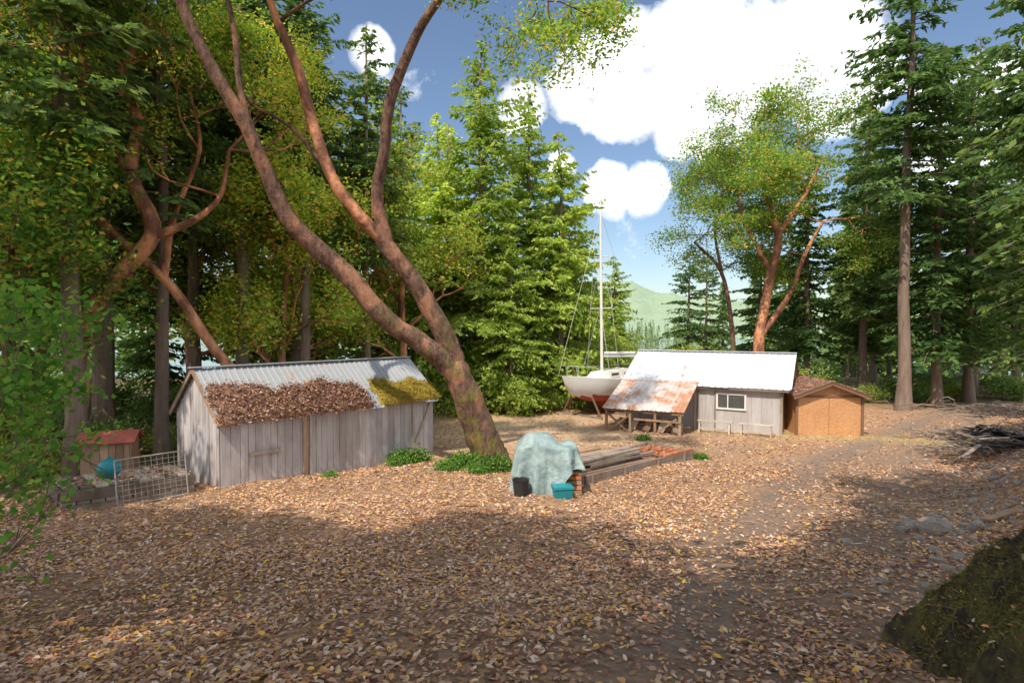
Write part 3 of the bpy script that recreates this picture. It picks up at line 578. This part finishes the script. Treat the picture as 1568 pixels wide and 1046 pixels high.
for s in(-1,1):
    for x in(3.3,4.4): beam(mb,(x,s*(.55+.07*(x-2.2))+s*.02,2.36),(x+.6,s*(.59+.07*(x-2.2))+s*.02,2.38),.03,.16,1)
mb.build('cabin',[M['white'],M['glass']],(0,0,0),E,0,True)
mb=MB(); mt=(3.0,0,11.9); tube(mb,[(3.2,0,2.4),mt],[.09,.07],10,0); tube(mb,[(3.3,0,3.4),(6.6,0,3.3)],[.06,.06],8,0); tube(mb,[(3.4,.05,3.56),(6.4,.02,3.5)],[.11,.09],8,0)
for z,w in((6.2,.8),(9.2,.55)): tube(mb,[(3.1,-w,z),(3.1,w,z)],[.025,.025],6,0)
mb.build('mast_and_boom',[M['mast']],(0,0,0),E,0,True)
mb=MB()
def wire(p): tube(mb,p,.013,4,0,cap=False)
wire([(3,0,11.8),(-.5,0,2.5)]); wire([(3,0,11.8),(8.1,0,2.3)])
for s in(-1,1): wire([(3,0,11.7),(3.1,s*.55,9.2),(3.1,s*.8,6.2),(3.3,s*1.2,2.2)]); wire([(3.05,0,6.3),(2.6,s*1.1,2.2)]); wire([(3.05,0,9.2),(3.1,s*.8,6.2)])
for s in(-1,1):
    tube(mb,[(T[k]*Lb,s*beamw[k]*.95,sheer[k]+.55) for k in range(2,ns)],.014,4,0,cap=False)
    for k in range(2,ns,4): tube(mb,[(T[k]*Lb,s*beamw[k]*.95,sheer[k]),(T[k]*Lb,s*beamw[k]*.95,sheer[k]+.55)],.015,4,0,cap=False)
tube(mb,[(.6,-.4,2.4),(.5,-.4,2.95),(-.5,0,3.0),(.5,.4,2.95),(.6,.4,2.4)],.016,5,0,cap=False)
mb.build('rigging_and_rails',[M['wire']],(0,0,0),E,0,True)
mb=MB()
for x in(1.4,3.6,6.2):
    for s in(-1,1):
        beam(mb,(x,s*1.5,0),(x,s*.75,1.25),.08,.08,0); beam(mb,(x+.3,s*1.2,0),(x,s*.8,1.1),.06,.06,0)
    beam(mb,(x,-1.5,.1),(x,1.5,.1),.12,.14,1)
mb.build('cradle',[M['brownpaint'],M['oldwood']],(0,0,0),E,0,True)
# ---- tarp covered stack
bx,by=1.05,15.7; E=empty('tarp_covered_stack',(bx-.1,by,gz(bx,by)-.05))
rg=np.random.default_rng(60); na,nt=160,44; th=np.linspace(0,2*math.pi,na,endpoint=False); tt=np.linspace(0,1,nt)
TH,TT=np.meshgrid(th,tt); cx=np.cos(TH);sy=np.sin(TH)
sq=(np.abs(cx)**4+np.abs(sy)**4)**(-1/4)
dropn=np.interp(np.degrees(th),[0,40,90,150,200,240,258,272,285,300,330,360],[.62,.7,1.2,1.4,1.28,1.42,1.62,1.6,1.15,.62,.52,.62])[None,:]
r=np.minimum(TT/.42,1); s2=np.clip((TT-.42)/.58,0,1)
fold=(.13*np.abs(np.sin(TH*6.5+1.3*np.sin(TH*2)+.5*s2))**1.5-.03+.045*np.sin(TH*13+2*s2)+.02*np.sin(TH*29))*s2**.6
rx=(.76*r+.10*s2+fold)*sq; ry=(.56*r+.10*s2+fold)*sq
x=rx*cx; y=ry*sy
hump=1.28+.36*np.exp(-(np.abs(x+.2)/.46)**4-(np.abs(y)/.55)**4)+.08*np.exp(-((x-.6)/.2)**2)+.035*np.sin(x*9+y*4)*r*(1-s2)
z=hump-.04*r**4- dropn*s2**1.02+.03*np.sin(TH*7)*s2
P=np.stack([x*1.08,y,z],-1)+rg.normal(0,.004,x.shape+(3,)); P[0]=P[0].mean(0)
i=np.arange(nt-1)[:,None]*na; j=np.arange(na)[None,:]; F=np.stack([i+j,i+(j+1)%na,i+na+(j+1)%na,i+na+j],-1).reshape(-1,4)
mb=MB(); mb.add(P,F,0,True); mb.build('tarp',[M['tarp']],(0,0,0),E,0,True)
mb=MB(); box(mb,(0.1,0.05,.6),(1.1,.75,1.15),0); 
for k in range(5): box(mb,(.5,-.12+.02*k,.1+.13*k),(.85,.75,.1),k%2)
mb.build('stacked_wood',[M['wood'],M['brick']],(0,0,0),E,0,True)
mb=MB(); tube(mb,[(-.72,-.82,-.02),(-.72,-.82,.42)],[.17,.22],20,0,cap=False); tube(mb,[(-.72,-.82,.42),(-.72,-.82,.44)],[.235,.235],20,0,cap=False); tube(mb,[(-.72,-.82,.3),(-.72,-.82,.32)],[.01,.2],20,0)
mb.build('bucket',[M['black']],(bx-.1,by,gz(bx-.7,by-.8)),None,0,True)
mb=MB(); q=[(.0,-.85,.0,.42,.3),(.0,-.85,.24,.5,.36),(.0,-.85,.25,.54,.4),(.0,-.85,.31,.52,.38),(.0,-.85,.33,.4,.28)]
vs=[];
for cx_,cy_,z_,w_,d_ in q: vs+=[(cx_-w_/2,cy_-d_/2,z_),(cx_+w_/2,cy_-d_/2,z_),(cx_+w_/2,cy_+d_/2,z_),(cx_-w_/2,cy_+d_/2,z_)]
F=[[4*a+b,4*a+(b+1)%4,4*a+4+(b+1)%4,4*a+4+b] for a in range(4) for b in range(4)]+[[16,17,18,19]]
mb.add(vs,F,0); mb.build('plastic_storage_bin',[M['teal']],(bx+.15,by,gz(bx,by-.85)-.01),None,.15,True)
# ---- timber bed with lumber
E=empty('timber_framed_bed',(2.15,16.6,.33),0); E.rotation_euler=(0,math.radians(2.2),math.radians(45)); rg=np.random.default_rng(61); mb=MB()
Lb=6.6;Wb=2.0
for z in(.02,.20): 
    box(mb,(Lb/2,0,z),(Lb,.08,.17),0); box(mb,(Lb/2,Wb,z),(Lb,.08,.17),0); box(mb,(0,Wb/2,z),(.08,Wb-.09,.17),0); box(mb,(Lb,Wb/2,z),(.08,Wb-.09,.17),0)
for x in(.3,2,4,5.8): box(mb,(x,-.08,.10),(.1,.07,.42),0)
mb.build('border_boards',[M['oldwood']],(0,0,0),E,0,True)
mb=MB(); box(mb,(Lb/2,Wb/2,.0),(Lb-.1,Wb-.1,.3),0); mb.build('bed_soil',[M['litter']],(0,0,0),E,0,True)
mb=MB()
for k in range(32):
    yy=.45+.2*(k%7)+rg.normal(0,.02); z=.22+.09*(k//7)+rg.normal(0,.01); a=rg.uniform(-.1,.8); beam(mb,(a,yy,z),(a+rg.uniform(2.5,4.0),yy+rg.normal(0,.12),z),.16,.07,rg.integers(0,2))
mb.build('lumber_stack',[M['wood'],M['oldwood']],(0,0,0),E,0,True)
mb=MB()
for k in range(30): box(mb,(4.6+.25*(k%7),.5+.3*(k//7)+rg.normal(0,.03),.25+.06*rg.random()),(.2,.1,.08),0,rg.normal(0,.2))
for k in range(10): box(mb,(4.6+.2*k,.02,.33),(.18,.12,.07),0,rg.normal(0,.1))
mb.build('bricks',[M['brick']],(0,0,0),E,0,True)
# ---- left: timber raft, ball, gate, kiosk
zr=gz(-10.4,13.8)-.1
E=empty('timber_raft',(-10.75,13.4,zr),math.radians(48)); E.rotation_euler=(0,math.radians(3),math.radians(48)); rg=np.random.default_rng(62); mb=MB(); Lr=2.9
for y in(0,.5,1.4): box(mb,(Lr/2,y,.12),(Lr,.2,.24),0)
for k in range(10): box(mb,(.15+.29*k,.68,.29),(.26,1.65+rg.normal(0,.04),.08),0)
for y in(-.05,1.44): box(mb,(Lr/2,y,.46),(Lr,.14,.24),1)
for x in(.0,Lr): box(mb,(x,.69,.46),(.12,1.3,.22),1)
for k in range(9): box(mb,(.2+.31*k,.69,.62),(.27,1.45+rg.normal(0,.05),.05),k%3)
mb.build('frame',[M['oldwood'],M['darkwood'],M['palewood']],(0,0,0),E,0,True)
mb=MB(); x=rg.uniform(0,Lr,450);y=rg.uniform(0,1.35,450); flat_leaves(mb,x,y,.66+rg.random(450)*.02,.11,rg); mb.build('leaves_on_top',[M['fallen']],(0,0,0),E,0,True)
def uvs(r,nu=24,nv=14,sq=1.):
    v=[];
    for b in range(nv+1):
        p=math.pi*b/nv
        for a in range(nu): v.append((r*math.sin(p)*math.cos(2*math.pi*a/nu),r*math.sin(p)*math.sin(2*math.pi*a/nu),r*sq*math.cos(p)))
    f=[[b*nu+a,(b+1)*nu+a,(b+1)*nu+(a+1)%nu,b*nu+(a+1)%nu] for b in range(nv) for a in range(nu)]
    return np.array(v),f
v,f=uvs(.27,sq=.96); mb=MB(); mb.add(v,f,0,True); tube(mb,[(0,0,.24),(0,0,.31)],[.05,.04],10,0)
mb.build('buoy',[M['teal']],(-10.4,14.6,zr+.86),None,0,True)
mb=MB()
fr=[(0,0,0),(1.6,0,0),(1.6,0,1.15),(0,0,1.15)]
for a in range(4): tube(mb,[fr[a],fr[(a+1)%4]],.018,6,0)
for k in range(1,12): tube(mb,[(1.6*k/12,0,0),(1.6*k/12,0,1.15)],.005,4,0,cap=False)
for k in range(1,9): tube(mb,[(0,0,1.15*k/9),(1.6,0,1.15*k/9)],.005,4,0,cap=False)
o=mb.build('wire_gate',[M['galv']],(-9.75,13.95,gz(-9.7,14.1)+.0),None,0,True); o.rotation_euler=(math.radians(-12),0,math.radians(48))
E=empty('red_roofed_pump_box',(-12.35,16.2,gz(-12.3,16.4)),math.radians(20)); mb=MB(); H_=1.35
plankwall(mb,(0,0,0),(1,0,0),1.2,lambda x:H_,lambda x:-.1,.2,0,(0,-1,0),rg); plankwall(mb,(1.2,0,0),(0,1,0),.9,lambda x:H_,lambda x:-.1,.2,0,(1,0,0),rg); plankwall(mb,(0,0,0),(0,1,0),.9,lambda x:H_,lambda x:-.1,.2,0,(-1,0,0),rg);plankwall(mb,(0,.9,0),(1,0,0),1.2,lambda x:H_,lambda x:-.1,.2,0,(0,1,0),rg)
mb.build('box_walls',[M['wood']],(0,0,0),E,0,True)
mb=MB()
for s,a in((1,-.12),(-1,1.02)):
    b=np.array([0,s*.57,.28]); p=np.array([.6,a,1.3]); yy=nrm(b); box(mb,p+b/2,(1.5,np.linalg.norm(b),.04),0,ax=[[1,0,0],yy,np.cross([1,0,0],yy)])
mb.build('red_roof',[M['redroof']],(0,0,0),E,0,True)
# ---- distant parked cars at the far right
for cx0,cy0,rz in[(41.5,51.5,.3),(37.2,51,1.2)]:
    E=empty('parked_car',(cx0,cy0,gz(cx0,cy0)),rz); mb=MB()
    pr=[(-2.1,.35),(-2.15,.75),(-1.9,.95),(-1.2,1.0),(-.7,1.45),(.9,1.48),(1.7,1.05),(2.1,.95),(2.15,.4)]
    W_=[.82,.84,.84,.82,.66,.66,.8,.84,.82]; V=[(x,-w,z) for (x,z),w in zip(pr,W_)]+[(x,w,z) for (x,z),w in zip(pr,W_)]; n9=9
    mb.add(V,[[k,k+1,k+1+n9,k+n9] for k in range(n9-1)],0); mb.add(V[:n9],[list(range(n9))],0); mb.add(V[n9:],[list(range(n9))[::-1]],0)
    for s in(-1,1): mb.add([(-.95,s*.825,1.05),(1.45,s*.825,1.08),(.85,s*.70,1.40),(-.65,s*.70,1.38)],[[0,1,2,3]],1)
    mb.build('body',[M['carpaint'],M['glass']],(0,0,0),E,0,True)
    mb=MB()
    for x in(-1.35,1.35):
        for s in(-1,1): tube(mb,[(x,s*.72,.33),(x,s*.9,.33)],[.33,.33],18,0)
    mb.build('wheels',[M['black']],(0,0,0),E,0,True)
# ---- right side rocks, rubble, plank, mossy mound
def rock(mb,c,s,rg,mat=0):
    v,f=uvs(1,14,9); k=nrm(rg.normal(0,1,(9,3))); d=np.clip((v@k.T),-1,1).max(1); rr=1/(.55+.5*d); v=v*rr[:,None]*(1+rg.normal(0,.03,(len(v),1)))*np.array(s)
    a=rg.uniform(0,6.28); Rm=np.array([[math.cos(a),math.sin(a),0],[-math.sin(a),math.cos(a),0],[0,0,1]]); mb.add(v@Rm+np.array(c),f,mat)
rg=np.random.default_rng(70)
for x,y,s in[(8.2,10.9,.26),(8.55,11.3,.22),(8.0,11.4,.17),(8.75,10.6,.16)]:
    mb=MB(); rock(mb,(0,0,0),(s,s*.8,s*.75),rg); mb.build('boulder',[M['rock']],(x,y,gz(x,y)+s*.35),None,0,True)
mb=MB()
for k in range(900):
    y=rg.uniform(5,24); x=.8*y-.6+rg.normal(1.2,1.); s=abs(rg.normal(0,.04))+.02
    if x>.93*y+3: continue
    rock(mb,(x,y,gz(x,y)+s*.2),(s,s*.8,s*.6),rg) if k%2 else box(mb,(x,y,gz(x,y)+s*.3),(s*1.6,s,s*.7),0,rg.uniform(0,3))
mb.build('loose_stones',[M['rock']])
mb=MB(); beam(mb,(0,0,0),(1.15,.35,.12),.15,.05,0); beam(mb,(.1,-.3,-.1),(.9,.3,0),.1,.04,0); mb.build('broken_plank',[M['wood']],(8.95,10.7,gz(9,10.8)+.15),None,0,True)
def brush(mb,n,sx,sy,h,rg,pale=.2):
    for k in range(n):
        x,y=rg.normal(0,sx),rg.normal(0,sy); z=h*math.exp(-(x*x/sx/sx+y*y/sy/sy)/1.6)*rg.random()+.05; a=rg.uniform(0,3.14); L=rg.uniform(.3,1.3)
        p=np.array([x,y,z]); d=np.array([math.cos(a),math.sin(a),rg.normal(0,.2)])*L/2; tube(mb,[p-d,p+rg.normal(0,.06,3),p+d],[.022,.017,.008],4,int(rg.random()<pale),cap=False)
mb=MB(); brush(mb,360,1.0,1.3,.7,rg,.3)
for k in range(22): box(mb,(rg.normal(0,.8),rg.normal(0,.9),.2+rg.random()*.3),(.8,.5,.03),2,ax=np.linalg.qr(rg.normal(0,.2,(3,3))+np.eye(3))[0])
for k in range(12):
    a=rg.uniform(0,3.1); p=np.array([rg.normal(0,1.),rg.normal(0,1.1),.12+.3*rg.random()]); d=np.array([math.cos(a),math.sin(a),rg.normal(0,.08)])*rg.uniform(.5,1.1); beam(mb,p-d,p+d,.12,.04,1)
mb.build('brush_and_scrap_pile',[M['darkwood'],M['oldwood'],M['black']],(17.6,20.3,gz(17.6,20.3)),None,0,True)
mb=MB(); brush(mb,300,1.6,2.0,.5,rg,.3); mb.build('brush_pile',[M['darkwood'],M['oldwood']],(21.8,23.4,gz(21.8,23.4)),None,0,True)
# mound
mx,my=4.85,4.2; mb=MB(); n=110; Rm_=1.5
def mh(x,y):
    r=np.sqrt((x)**2+(y*.9)**2)*(1+.10*np.sin(np.arctan2(y,x)*5)+.06*np.sin(np.arctan2(y,x)*11))
    return 1.2*np.clip(1-(r/Rm_)**2,0,1)**.8-.12+.09*np.sin(x*6+1)*np.sin(y*5)+.06*np.sin(x*13)*np.sin(y*15+x*4)+.03*np.sin(x*31+y*7)*np.sin(y*27)
xx=np.linspace(-1.8,1.8,n); XX,YY=np.meshgrid(xx,xx); g0=gz(mx,my)
ZZ=g(XX+mx,YY+my)-g0+mh(XX,YY)+rg.normal(0,.02,XX.shape)
i=np.arange(n-1)[:,None]*n+np.arange(n-1)[None,:]
mb.add(np.stack([XX,YY,ZZ],-1),np.stack([i,i+1,i+n+1,i+n],-1).reshape(-1,4),0,True)
x=rg.uniform(-1.6,1.6,50000);y=rg.uniform(-1.6,1.6,50000); msk=(np.sin(x*4+y*2)*np.sin(y*3.3-x)+rg.normal(0,.5,len(x))>.0)&(np.hypot(x,y)<1.5); x=x[msk];y=y[msk]
z=g(x+mx,y+my)-g0+mh(x,y); leafquads(mb,np.stack([x,y,z+rg.random(len(x))*.05],-1),.05,.010,1,upbias=.2,rng=rg)
x=rg.uniform(-1.5,1.5,900);y=rg.uniform(-1.5,1.5,900); flat_leaves(mb,x,y,g(x+mx,y+my)-g0+mh(x,y)+.03,.06,rg,.5,2)
for k in range(90):
    x0,y0=rg.uniform(-1.3,1.3,2); p=np.array([x0,y0,float(g(x0+mx,y0+my))-g0+float(mh(x0,y0))+.02]); a=rg.uniform(0,6.28); L=rg.uniform(.06,.2); d=np.array([math.cos(a)*L,math.sin(a)*L,rg.uniform(-.02,.08)]); tube(mb,[p,p+d],[.005,.002],4,3,cap=False)
mb.build('mossy_mound',[M['moundm'],M['moss_dk'],M['fallen'],M['darkwood']],(mx,my,g0),None,0,True)
# ------------------------------------------------------------ world, sun, camera
sd=nrm(np.array([-.29,-.52,.80])); el=math.asin(sd[2]); azm=math.atan2(sd[0],sd[1])
w=bpy.data.worlds.new('World'); scene.world=w; w.use_nodes=True; nt=w.node_tree; t=NT(nt); bg=nt.nodes['Background']
sk=t.n('ShaderNodeTexSky',sky_type='NISHITA',sun_disc=False,sun_elevation=el,sun_rotation=azm,altitude=50,air_density=1.,dust_density=.8,ozone_density=2.)
gen=t.n('ShaderNodeTexCoord').outputs['Generated']
acc=None
for px,py,r in[(890,125,60),(960,125,85),(1060,110,95),(1150,110,80),(1230,80,75),(1100,195,50),(1290,130,70),(1040,205,38),(930,290,42),(985,290,38),(800,165,38),(860,258,25),(570,80,30),(150,260,90),(1480,200,80)]:
    v=nrm([(px-784)/871,1,(500-py)/871]); dn=t.n('ShaderNodeVectorMath',operation='DISTANCE'); t.set(dn.inputs[0],gen); dn.inputs[1].default_value=tuple(v)
    m=t.math('SUBTRACT',1.,t.math('DIVIDE',dn.outputs['Value'],r/871*1.25),clamp=True); acc=m if acc is None else t.math('MAXIMUM',acc,m)
for v,r in[((-.7,-.3,.75),.8),((.5,-.6,.7),.8),((0,-.9,.35),.7),((.9,-.2,.5),.6),((-.95,-.1,.4),.5)]:  # unseen clouds added behind the camera and overhead to fill the shade
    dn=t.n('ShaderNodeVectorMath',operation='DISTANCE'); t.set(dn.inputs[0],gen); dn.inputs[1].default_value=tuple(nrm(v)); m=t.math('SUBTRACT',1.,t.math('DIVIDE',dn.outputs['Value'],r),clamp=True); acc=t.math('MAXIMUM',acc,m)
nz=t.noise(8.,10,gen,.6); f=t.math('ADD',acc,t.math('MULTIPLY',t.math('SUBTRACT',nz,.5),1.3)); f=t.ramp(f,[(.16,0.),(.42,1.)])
nz2=t.noise(9,6,gen,.55); cc=t.mix(t.ramp(nz2,[(.38,0.),(.6,1.)]),(5.6,5.8,6.5),(15.,15.,15.))  # bright cloud value raised for extra fill light
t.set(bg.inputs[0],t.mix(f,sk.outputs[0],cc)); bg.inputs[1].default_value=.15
sl=bpy.data.lights.new('sun','SUN'); sl.energy=5.; sl.angle=math.radians(.5); sl.color=(1,.88,.70)
so=bpy.data.objects.new('sun',sl); scene.collection.objects.link(so); so.rotation_euler=Vector(sd).to_track_quat('Z','Y').to_euler(); so.location=(-20,-20,40)
cam=bpy.data.cameras.new('camera'); cam.lens=20; cam.sensor_width=36; cam.clip_end=8000; cam.clip_start=.05
co=bpy.data.objects.new('camera',cam); scene.collection.objects.link(co); co.location=(0,0,5); co.rotation_euler=(math.radians(90)-math.atan(23/871),0,0); scene.camera=co
scene.view_settings.view_transform='Standard'; scene.view_settings.look='None'; scene.view_settings.exposure=0
